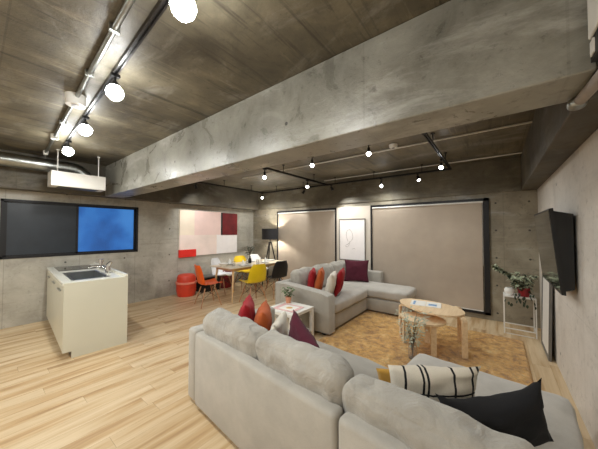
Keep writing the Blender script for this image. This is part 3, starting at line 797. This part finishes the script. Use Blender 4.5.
# ottomans and crates
def pouf(name, loc, r, h, mat, band, label):
    t = thing(name, label, 'storage stool', loc)
    MB().lathe([(0, 0), (r*.86, 0), (r*.9, .02), (r*1.0, h*.25), (r*1.0, h*.58), (0, h*.58)], loc, 32).build('drum', mat, t, auto=True)
    MB().lathe([(0, h*.58), (r*1.07, h*.58), (r*1.09, h*.62), (r*1.07, h*.67), (0, h*.67)], loc, 32).build('lid_band', band, t, auto=True)
    MB().lathe([(0, h*.67), (r*.96, h*.67), (r*.95, h*.85), (r*.85, h*.97), (r*.7, h), (0, h)], loc, 32).build('lid_cushion', mat, t, auto=True)
pouf('storage_stool', (-5.74, 3.10, 0), .215, .49, 'redp', 'redband', 'round orange-red drum stool with pale band against the wall')
pouf('storage_stool', (-5.78, 4.2, 0), .19, .42, 'darkred', 'darkred', 'dark red drum stool behind the far yellow chair')
cr = thing('storage_crate', 'low dark crate behind the white chair by the wall', 'crate', (-5.8, 3.67, 0))
MB().box((-5.96, 3.44, 0), (-5.64, 3.94, .34), .012).build('crate_body', 'blackpl', cr)
MB().box((-5.97, 3.43, .341), (-5.63, 3.95, .37), .008).build('crate_lid', 'grey', cr)

# tripod lamp
lx, ly = -4.93, 5.05
fl = thing('tripod_floor_lamp', 'black tripod floor lamp with a drum shade in the corner', 'floor lamp', (lx, ly, 0))
w = MB(); r_ = .225
w.lathe([(r_, 1.27), (r_, 1.56), (r_-.004, 1.56), (r_-.004, 1.27), (r_, 1.27)], (lx, ly, 0), 40); w.build('lamp_shade', 'shade', fl, auto=True)
w = MB(); w.lathe([(r_-.005, 1.272), (r_-.005, 1.558), (r_-.0065, 1.558), (r_-.0065, 1.272), (r_-.005, 1.272)], (lx, ly, 0), 40); w.build('shade_lining', 'shadein', fl, auto=True)
MB().cone((lx, ly, 1.17), (lx, ly, 1.20), .05).cone((lx, ly, 1.2), (lx, ly, 1.364), .012).build('lamp_stem', 'black', fl, auto=True)
MB().lathe([(0, -.028), (.019, -.021), (.027, 0), (.02, .021), (0, .03)], (lx, ly, 1.39), 14).build('bulb', 'bulb_dim', fl)
w = MB()
for q in range(3): w.cone((lx, ly, 1.54), (lx+(r_-.005)*math.cos(q*2*PI/3), ly+(r_-.005)*math.sin(q*2*PI/3), 1.54), .0025, seg=6)
w.build('shade_ring', 'black', fl)
for q in range(3):
    a = R(-90+q*120); c, s = math.cos(a), math.sin(a)
    MB().cone((lx+.31*c, ly+.31*s, 0), (lx+.03*c, ly+.03*s, 1.19), .017, .019, 10).build('leg', 'black', fl, auto=True)

# ------------------------------------------------------------------ near sofa (A)
sa = thing('corner_sofa', 'light grey corner sofa seen from behind, with three back cushions', 'sofa', (-.85, 1.7, 0))
MB().box((-2.0, 1.08, .03), (-.555, 1.175, .635), .028, 3).build('back_panel', 'sofa', sa, auto=True)
MB().box((-.545, 1.08, .03), (.30, 1.175, .635), .028, 3).build('back_panel', 'sofa', sa, auto=True)
MB().box((-2.15, 1.09, .03), (-2.005, 2.02, .64), .03, 3).build('armrest', 'sofa', sa, auto=True)
MB().box((-2.0, 1.18, .06), (-.645, 2.02, .28), .02).build('seat_base', 'sofa', sa, auto=True)
MB().box((-.64, 1.18, .06), (.30, 2.45, .28), .02).build('chaise_base', 'sofa', sa, auto=True)
MB().soft((-1.325, 1.62, .37), (1.34, .82, .18), 12, .3, .012, .006, 1).build('seat_cushion', 'sofa', sa)
MB().soft((-.165, 1.84, .36), (.94, 1.27, .17), 14, .3, .01, .005, 2).build('chaise_cushion', 'sofa_light', sa)
for (xa, xb, zc_, h_, sd_) in ((-2.0, -1.275, .60, .38, 1), (-1.265, -.585, .60, .385, 2), (-.575, .16, .575, .37, 5)):
    MB().soft(((xa+xb)/2, 1.26, zc_), (xb-xa, .20, h_), 30, .34, .018, .017, sd_, Matrix.Rotation(R(9), 3, 'X')).build('back_cushion', 'sofa_cush', sa)
for x_, y_ in ((-2.08, 1.18), (-2.08, 1.95), (-.55, 1.16), (.22, 1.16), (.22, 2.32), (-.55, 2.32)):
    MB().box((x_-.03, y_-.03, .0 if y_ < 2.1 else .027), (x_+.03, y_+.03, .061)).build('foot', 'black', sa)

def cushion(name, mat, w_, h_, d_, loc, rz, lean, label, seed=1, fold=0, curl=0, roll=0):
    m = MB().pillow(w_, h_, d_, 18, seed, fold, curl)
    o = m.build(name, mat, origin=(0, 0, 0))
    o.rotation_euler = (R(lean), R(roll), R(rz)); o.location = loc
    return tag(o, label, 'cushion', 'throw cushions')
ZS = .465
cushion('throw_cushion', 'red', .42, .42, .15, (-1.83, 1.58, ZS), 134, 0, 'crimson cushion sticking up over the end of the near sofa', 1)
cushion('throw_cushion', 'rust', .40, .39, .16, (-1.64, 1.58, ZS), 132, 3, 'rust orange cushion beside the crimson one on the near sofa', 2)
cushion('throw_cushion', 'cream', .38, .33, .12, (-1.45, 1.58, ZS), 118, 3, 'off-white cushion between the rust and the maroon cushions', 3)
cushion('throw_cushion', 'maroon', .42, .38, .13, (-1.20, 1.56, ZS), -26, 4, 'dark maroon cushion pointing over the near sofa back', 4, roll=20)
cushion('throw_cushion', 'striped', .50, .33, .13, (-.31, 1.60, .455), 36, 10, 'cream cushion with thin black crossing lines', 6)
cushion('throw_cushion', 'mustard', .44, .24, .07, (-.43, 1.66, .455), 38, 10, 'mustard cushion peeking out behind the black-lined one', 7)
cushion('throw_cushion', 'blackf', .46, .36, .14, (.0, 1.60, .455), 26, 14, 'black cushion on the sofa end nearest the bare concrete wall', 8, .24, roll=-16)
sa.rotation_euler = (0, 0, R(-5))
# ------------------------------------------------------------------ far sofa (B)
sb = thing('chaise_sofa', 'light grey chaise sofa along the blind wall', 'sofa', (-2.1, 4.2, 0))
MB().box((-2.92, 3.10, .05), (-2.78, 5.32, .66), .03, 3).build('back_panel', 'sofa', sb, auto=True)
MB().prism([(-2.775, .05), (-1.86, .05), (-1.86, .55), (-1.885, .58), (-2.0, .60), (-2.72, .66), (-2.775, .655)], 'y', 3.08, 3.26, .02).build('armrest', 'sofa', sb, auto=True)
MB().box((-2.775, 5.17, .05), (-1.88, 5.33, .66), .035, 3).build('armrest', 'sofa', sb, auto=True)
MB().box((-2.775, 3.275, .05), (-1.90, 4.50, .27), .02).build('seat_base', 'sofa', sb, auto=True)
MB().box((-2.775, 4.505, .05), (-1.22, 5.165, .27), .02).build('chaise_base', 'sofa', sb, auto=True)
MB().soft((-2.33, 3.89, .36), (.92, 1.23, .18), 14, .3, .012, .006, 4).build('seat_cushion', 'sofa_light', sb)
MB().soft((-1.985, 4.835, .36), (1.57, .66, .18), 14, .3, .012, .006, 5).build('chaise_cushion', 'sofa_light', sb)
for i, (ya_, yb_) in enumerate(((3.28, 3.88), (3.89, 4.5), (4.51, 5.15))):
    MB().soft((-2.66, (ya_+yb_)/2, .635), (.19, yb_-ya_, .40), 20, .36, .022, .016, 10+i, Matrix.Rotation(R(-10), 3, 'Y')).build('back_cushion', 'sofa_cush', sb)
for x_, y_ in ((-2.85, 3.18), (-2.0, 3.18), (-2.85, 5.25), (-2.1, 5.25), (-1.32, 4.72), (-1.32, 5.08)):
    MB().box((x_-.03, y_-.03, 0), (x_+.03, y_+.03, .051)).build('foot', 'black', sb)
cushion('throw_cushion', 'red', .42, .42, .14, (-2.48, 3.50, ZS), 122, 8, 'bright red cushion beside the arm of the far sofa', 11)
cushion('throw_cushion', 'rust', .44, .44, .14, (-2.36, 3.52, ZS), 120, 12, 'rust cushion tucked behind the bright red one on the far sofa', 12)
cushion('throw_cushion', 'cream', .44, .42, .14, (-2.12, 3.50, ZS-.01), 112, 12, 'pale off-white cushion between the two red ones on the far sofa', 13)
cushion('throw_cushion', 'red', .44, .44, .13, (-2.10, 3.72, ZS), 112, 14, 'deep red cushion on the far sofa, last of its row toward the wall', 14)
cushion('throw_cushion', 'maroon', .50, .46, .13, (-2.28, 4.86, ZS), 22, -12, 'big maroon cushion propped in the corner of the far sofa', 15)

# ------------------------------------------------------------------ rug
m = MB(); nx, ny = 110, 110; rx0, rx1, ry0, ry1 = -1.95, .27, 2.1, 4.62
G = []
for i in range(nx+1):
    row = []
    for j in range(ny+1):
        x = rx0+(rx1-rx0)*i/nx; y = ry0+(ry1-ry0)*j/ny
        e = min(i, nx-i, j, ny-j)
        z = (.018 if e > 0 else .004)+(.008*noise.noise(Vector((x*22, y*22, 0))) if e > 0 else 0)
        jx = .006*noise.noise(Vector((x*30, y*30, 5))) if e == 0 else 0
        row.append(m.b.verts.new((x+jx, y+jx, z)))
    G.append(row)
for a_, b_ in zip(G, G[1:]):
    for j in range(ny): m.b.faces.new((a_[j], b_[j], b_[j+1], a_[j+1]))
ring = [G[i][0] for i in range(nx+1)]+[G[nx][j] for j in range(1, ny+1)]+[G[i][ny] for i in range(nx-1, -1, -1)]+[G[0][j] for j in range(ny-1, 0, -1)]
bot = [m.b.verts.new((v_.co.x, v_.co.y, 0)) for v_ in ring]
for i in range(len(ring)): m.b.faces.new((ring[i], ring[(i+1) % len(ring)], bot[(i+1) % len(ring)], bot[i]))
m.b.faces.new(bot); m.smooth = True
tag(m.build('area_rug', 'rug'), 'shaggy mottled golden rug between the two sofas', 'rug')

# ------------------------------------------------------------------ coffee tables
RZ = .024
def egg(cx, cy, a, b, rot, z0, z1, asym=.12, n=48):
    pts = []
    for k in range(n):
        t_ = 2*PI*k/n; x = a*math.cos(t_); y = b*math.sin(t_)*(1+asym*math.cos(t_))
        pts.append((cx+x*math.cos(rot)-y*math.sin(rot), cy+x*math.sin(rot)+y*math.cos(rot)))
    return pts
def bent_leg(m, base, d, h, wdt=.06, th=.024, reach=.12):
    """bentwood leg: vertical, rounding over at the top toward direction d"""
    d = Vector((d[0], d[1], 0)).normalized(); sd = Vector((-d.y, d.x, 0))
    r = .05; path = [(0, 0), (0, h-r)]
    for k in range(1, 7): a_ = PI/2*k/6; path.append((r-r*math.cos(a_), h-r+r*math.sin(a_)))
    path.append((reach, h))
    B = Vector(base); prev = None
    for i, (u, z) in enumerate(path):
        p2 = path[min(i+1, len(path)-1)]; p1 = path[max(i-1, 0)]
        t_ = Vector((p2[0]-p1[0], p2[1]-p1[1])).normalized(); nrm = Vector((t_.y, -t_.x))
        q = []
        for s1, s2 in ((-1, 0), (1, 0), (1, 1), (-1, 1)):
            uu = u+nrm.x*th*s2; zz = z+nrm.y*th*s2
            q.append(m.b.verts.new(B+d*uu+sd*s1*wdt/2+Vector((0, 0, zz))))
        if prev:
            for k in range(4): m.b.faces.new((prev[k], prev[(k+1) % 4], q[(k+1) % 4], q[k]))
        else: m.b.faces.new(q)
        prev = q
    m.b.faces.new(prev)
def nest(label, cx, cy, a, b, rot, ztop, legs):
    t = thing('coffee_table', label, 'table', (cx, cy, RZ), 'nesting birch coffee tables')
    MB().prism(egg(cx, cy, a, b, rot, 0, 0), 'z', ztop-.02, ztop, .004).build('tabletop', 'birch', t, auto=True)
    for lx_, ly_, dx_, dy_ in legs:
        m = MB(); bent_leg(m, (lx_, ly_, RZ), (dx_, dy_), ztop-.021-RZ); m.build('leg', 'birch', t, auto=True)
nest('larger egg-shaped birch coffee table with a magazine', -.72, 3.76, .42, .28, R(-22), .50, ((-1.10, 3.74, 1, -.1), (-.30, 3.53, -.6, .8), (-.40, 4.08, -.6, -1)))
nest('smaller birch nesting table tucked under the taller one', -.76, 3.52, .27, .22, R(-12), .40, ((-1.0, 3.54, 1, 0), (-.60, 3.37, -.35, 1), (-.74, 3.74, 0, -1)))
mg = thing('magazine', 'open magazine with blue pictures on the birch coffee table', 'magazine', (-.78, 3.82, .501))
rt = Matrix.Rotation(R(8), 3, 'Z')
MB().box((-.96, 3.70, .5005), (-.775, 3.95, .507), .001, rot=rt, piv=(-.77, 3.82, .5)).build('left_page', 'paper', mg)
MB().box((-.77, 3.70, .5005), (-.59, 3.95, .507), .001, rot=rt, piv=(-.77, 3.82, .5)).build('right_page', 'paper', mg)
MB().box((-.93, 3.73, .5072), (-.9, 3.91, .5078), rot=rt, piv=(-.77, 3.82, .5)).box((-.74, 3.75, .5072), (-.64, 3.84, .5078), rot=rt, piv=(-.77, 3.82, .5)).build('printed_picture', 'paperblue', mg)
vs_ = thing('flower_vase', 'clear vase of airy silver-green sprigs in front of the coffee tables', 'vase', (-.79, 3.17, .024))
vb = (-.79, 3.17, .024)
MB().lathe([(0, .006), (.04, .006), (.048, .1), (.034, .2), (.04, .25), (.042, .25), (.036, .2), (.05, .1), (.042, 0), (0, 0)], vb, 20).build('glass_body', 'glass', vs_, auto=True)
m = MB(); stems(m, (-.79, 3.17, .04), 16, .13, .50, .0022, 8); m.build('stems', 'stem', vs_)
m = MB(); foliage(m, (-.79, 3.17, .12), 340, .19, .44, .042, .020, .2, 9); m.build('sprigs', 'paleleaf', vs_)

# ------------------------------------------------------------------ side table
st = thing('side_table', 'square white side table between the two sofas', 'table', (-2.25, 2.7, 0))
sx0, sx1, sy0, sy1 = -2.5, -2.02, 2.46, 2.94
MB().box((sx0, sy0, .41), (sx1, sy1, .45), .003).build('tabletop', 'white', st)
for x_, y_ in ((sx0, sy0), (sx1-.045, sy0), (sx0, sy1-.045), (sx1-.045, sy1-.045)):
    MB().box((x_, y_, 0), (x_+.045, y_+.045, .41), .002).build('leg', 'white', st)
MB().box((sx0+.002, sy0+.01, .12), (sx1-.002, sy1-.01, .135), .002).build('shelf', 'white', st)
o = MB().box((-2.4, 2.56, .136), (-2.1, 2.86, .19), .01).build('storage_box', 'blackpl'); tag(o, 'flat black box on the shelf of the side table', 'box')
o = MB().box((-2.36, 2.6, .191), (-2.12, 2.8, .30), .01).build('paper_box', 'cream'); tag(o, 'cream box stacked on the black one under the side table', 'box')
bk = thing('magazine', 'pink covered magazine lying on the white side table', 'magazine', (-2.27, 2.66, .451))
rt = Matrix.Rotation(R(4), 3, 'Z'); pv = (-2.25, 2.67, .451)
MB().box((-2.42, 2.52, .4505), (-2.08, 2.80, .458), .001, rot=rt, piv=pv).build('pages', 'paper', bk)
MB().box((-2.42, 2.52, .4582), (-2.08, 2.80, .4592), rot=rt, piv=pv).build('cover', 'paperpink', bk)
MB().box((-2.35, 2.56, .4594), (-2.13, 2.76, .46), rot=rt, piv=pv).build('cover_panel', 'paper', bk)
MB().cone((-2.23, 2.66, .4602), (-2.23, 2.66, .4608), .045).build('cover_print', 'papergold', bk)
pt = thing('potted_plant', 'small green plant in a salmon pot on the side table', 'plant', (-2.42, 2.86, .45))
pc = (-2.42, 2.865, .45)
MB().lathe([(0, 0), (.034, 0), (.045, .085), (.045, .09), (.039, .09), (.036, .07), (0, .07)], pc, 22).build('pot', 'terra', pt, auto=True)
MB().lathe([(0, .072), (.037, .072), (.037, .076), (0, .078)], pc, 16).build('soil', 'soil', pt)
m = MB(); stems(m, (pc[0], pc[1], .52), 8, .07, .12, .0025, 11); m.build('stems', 'stem', pt)
m = MB(); foliage(m, (pc[0], pc[1], .54), 60, .075, .12, .06, .03, .3, 12); m.build('foliage', 'leaf', pt)

# ------------------------------------------------------------------ plant rack
rk = thing('plant_rack', 'thin white metal plant rack in the corner by the wide blind', 'rack', (.25, 4.96, 0))
a0, a1, b0, b1 = .07, .43, 4.83, 5.1; th = .014
w = MB()
for x_, y_ in ((a0, b0), (a1-th, b0), (a0, b1), (a1-th, b1)):
    MB().box((x_, y_, 0), (x_+th, y_+th, .55)).build('leg', 'whitemetal', rk)
for z_, nm in ((.535, 'top_frame'), (.075, 'lower_frame')):
    MB().box((a0+th, b0, z_), (a1-th, b0+th, z_+th)).box((a0+th, b1, z_), (a1-th, b1+th, z_+th)).box((a0, b0+th, z_), (a0+th, b1, z_+th)).box((a1-th, b0+th, z_), (a1, b1, z_+th)).build(nm, 'whitemetal', rk)
MB().box((a0+th, b0+th, .537), (a1-th, b1, .549)).build('tray', 'whitemetal', rk)
MB().box((a0+th+.01, b0+.012, .0), (a1-th-.01, b0+.022, .01)).build('floor_rail', 'whitemetal', rk)
wp = thing('white_pot', 'round white pot on the end of the rack by the blind', 'pot', (.13, 4.93, .55))
MB().lathe([(0, 0), (.04, 0), (.06, .04), (.06, .08), (.042, .11), (.036, .11), (.05, .07), (0, .07)], (.14, 4.93, .5505), 22).build('pot_body', 'ceramic', wp, auto=True)
MB().lathe([(0, .072), (.048, .072), (.0, .08)], (.14, 4.93, .5505), 16).build('soil', 'soil', wp)
vp = thing('trailing_plant', 'variegated trailing plant in a red pot on the white rack', 'plant', (.3, 4.95, .55))
MB().lathe([(0, 0), (.06, 0), (.075, .12), (.075, .13), (.066, .13), (.06, .11), (0, .11)], (.305, 4.95, .5505), 24).build('pot', 'redpot', vp, auto=True)
m = MB(); stems(m, (.3, 4.95, .65), 12, .16, .2, .004, 21, (-.03, 0)); 
arc = [(.29, 4.94, .66), (.2, 4.93, .78), (.1, 4.92, .88), (.02, 4.92, .92), (-.03, 4.92, .96)]
m.tube(ctr(arc), .004, 5); m.build('stems', 'stem', vp)
m = MB(); foliage(m, (.29, 4.95, .62), 150, .16, .24, .06, .04, .5, 22, (.0, 0))
rd = random.Random(5)
for p in ctr(arc, 9):
    for q in range(4):
        m.leaf(p, (rd.uniform(-1, 1), rd.uniform(-1, 1), rd.uniform(-.6, .8)), .055, .035, .3)
m.build('foliage', 'variegated', vp)
m = MB(); foliage(m, (.29, 4.94, .56), 120, .17, .32, .05, .03, .5, 33)
for p in ctr(arc, 8):
    for q in range(3): m.leaf(p, (rd.uniform(-1, 1), rd.uniform(-1, 1), rd.uniform(-.9, .6)), .045, .028, .5)
for q in range(26):
    xx_ = rd.uniform(.1, .42); m.leaf((xx_, 4.82+rd.uniform(-.02, .0), rd.uniform(.44, .62)), (rd.uniform(-.6, .6), -.3, -1), .05, .03, .2)
m.build('dark_foliage', 'darkleaf', vp)

# ------------------------------------------------------------------ leaning white panel
lm = thing('leaning_panel', 'tall white panel in a grey frame leaning on the wall below the television', 'panel', (.48, 4.4, 0))
def slab(m, ya_, yb_, z0_, z1_, t0, t1):
    # a slab whose foot stands off the wall and whose top touches it
    H_ = 1.25
    def X_(z, t_): return .455+.033*z/H_+t_
    vs = [m.b.verts.new((X_(z, t_), y, z)) for y in (ya_, yb_) for z in (z0_, z1_) for t_ in (t0, t1)]
    for f in ((0, 1, 3, 2), (4, 6, 7, 5), (0, 4, 5, 1), (2, 3, 7, 6), (0, 2, 6, 4), (1, 5, 7, 3)): m.b.faces.new([vs[i] for i in f])
m = MB(); slab(m, 4.10, 4.14, 0, 1.25, 0, .025); slab(m, 4.68, 4.72, 0, 1.25, 0, .025); slab(m, 4.14, 4.68, 0, .04, 0, .025); slab(m, 4.14, 4.68, 1.21, 1.25, 0, .025); m.build('panel_frame', 'grey', lm)
m = MB(); slab(m, 4.14, 4.68, .04, 1.21, .006, .012); m.build('panel_face', 'white', lm)
m = MB(); slab(m, 4.14, 4.68, .04, 1.21, .014, .022); m.build('backing_board', 'whitemetal', lm)

# ------------------------------------------------------------------ television
tv = thing('television', 'flat black television tilted on the bare concrete wall', 'television', (.44, 3.5, .97))
y0, y1 = 3.0, 4.08
def P2(z, t_): return .355+.065*(1.69-z)/.72+t_
m = MB(); m.prism([(P2(1.69, 0), 1.69), (P2(.97, 0), .97), (P2(.97, .028), .967), (P2(1.69, .028), 1.695)], 'y', y0, y1); m.build('bezel', 'blackpl', tv)
m = MB(); m.prism([(P2(1.675, -.002), 1.675), (P2(.99, -.002), .99), (P2(.99, .001), .99), (P2(1.675, .001), 1.675)], 'y', y0+.012, y1-.012); m.build('screen', 'screen', tv)
m = MB(); m.prism([(P2(1.67, .029), 1.67), (P2(1.0, .029), 1.0), (.5, 1.02), (.5, 1.64)], 'y', y0+.01, y1-.01); m.build('rear_housing', 'blackpl', tv)
MB().box((.50, 3.3, 1.15), (XR-.0005, 3.8, 1.5)).build('wall_bracket', 'black', tv)

# ------------------------------------------------------------------ world and look
wd = bpy.data.worlds.new('world'); S.world = wd; wd.use_nodes = True
wd.node_tree.nodes['Background'].inputs[0].default_value = (.01, .012, .02, 1); wd.node_tree.nodes['Background'].inputs[1].default_value = 1
S.view_settings.view_transform = 'Standard'; S.view_settings.look = 'None'; S.view_settings.gamma = 1; S.view_settings.exposure = 1.02
S.view_settings.use_curve_mapping = False
c = S.cycles
c.use_denoising = True
try: c.denoiser = 'OPENIMAGEDENOISE'
except Exception: pass
c.max_bounces = 8; c.diffuse_bounces = 5; c.glossy_bounces = 4; c.transmission_bounces = 6; c.sample_clamp_indirect = 6; c.use_light_tree = True
c.caustics_reflective = False; c.caustics_refractive = False
for o in bpy.data.objects:
    if '_o' in o: del o['_o']
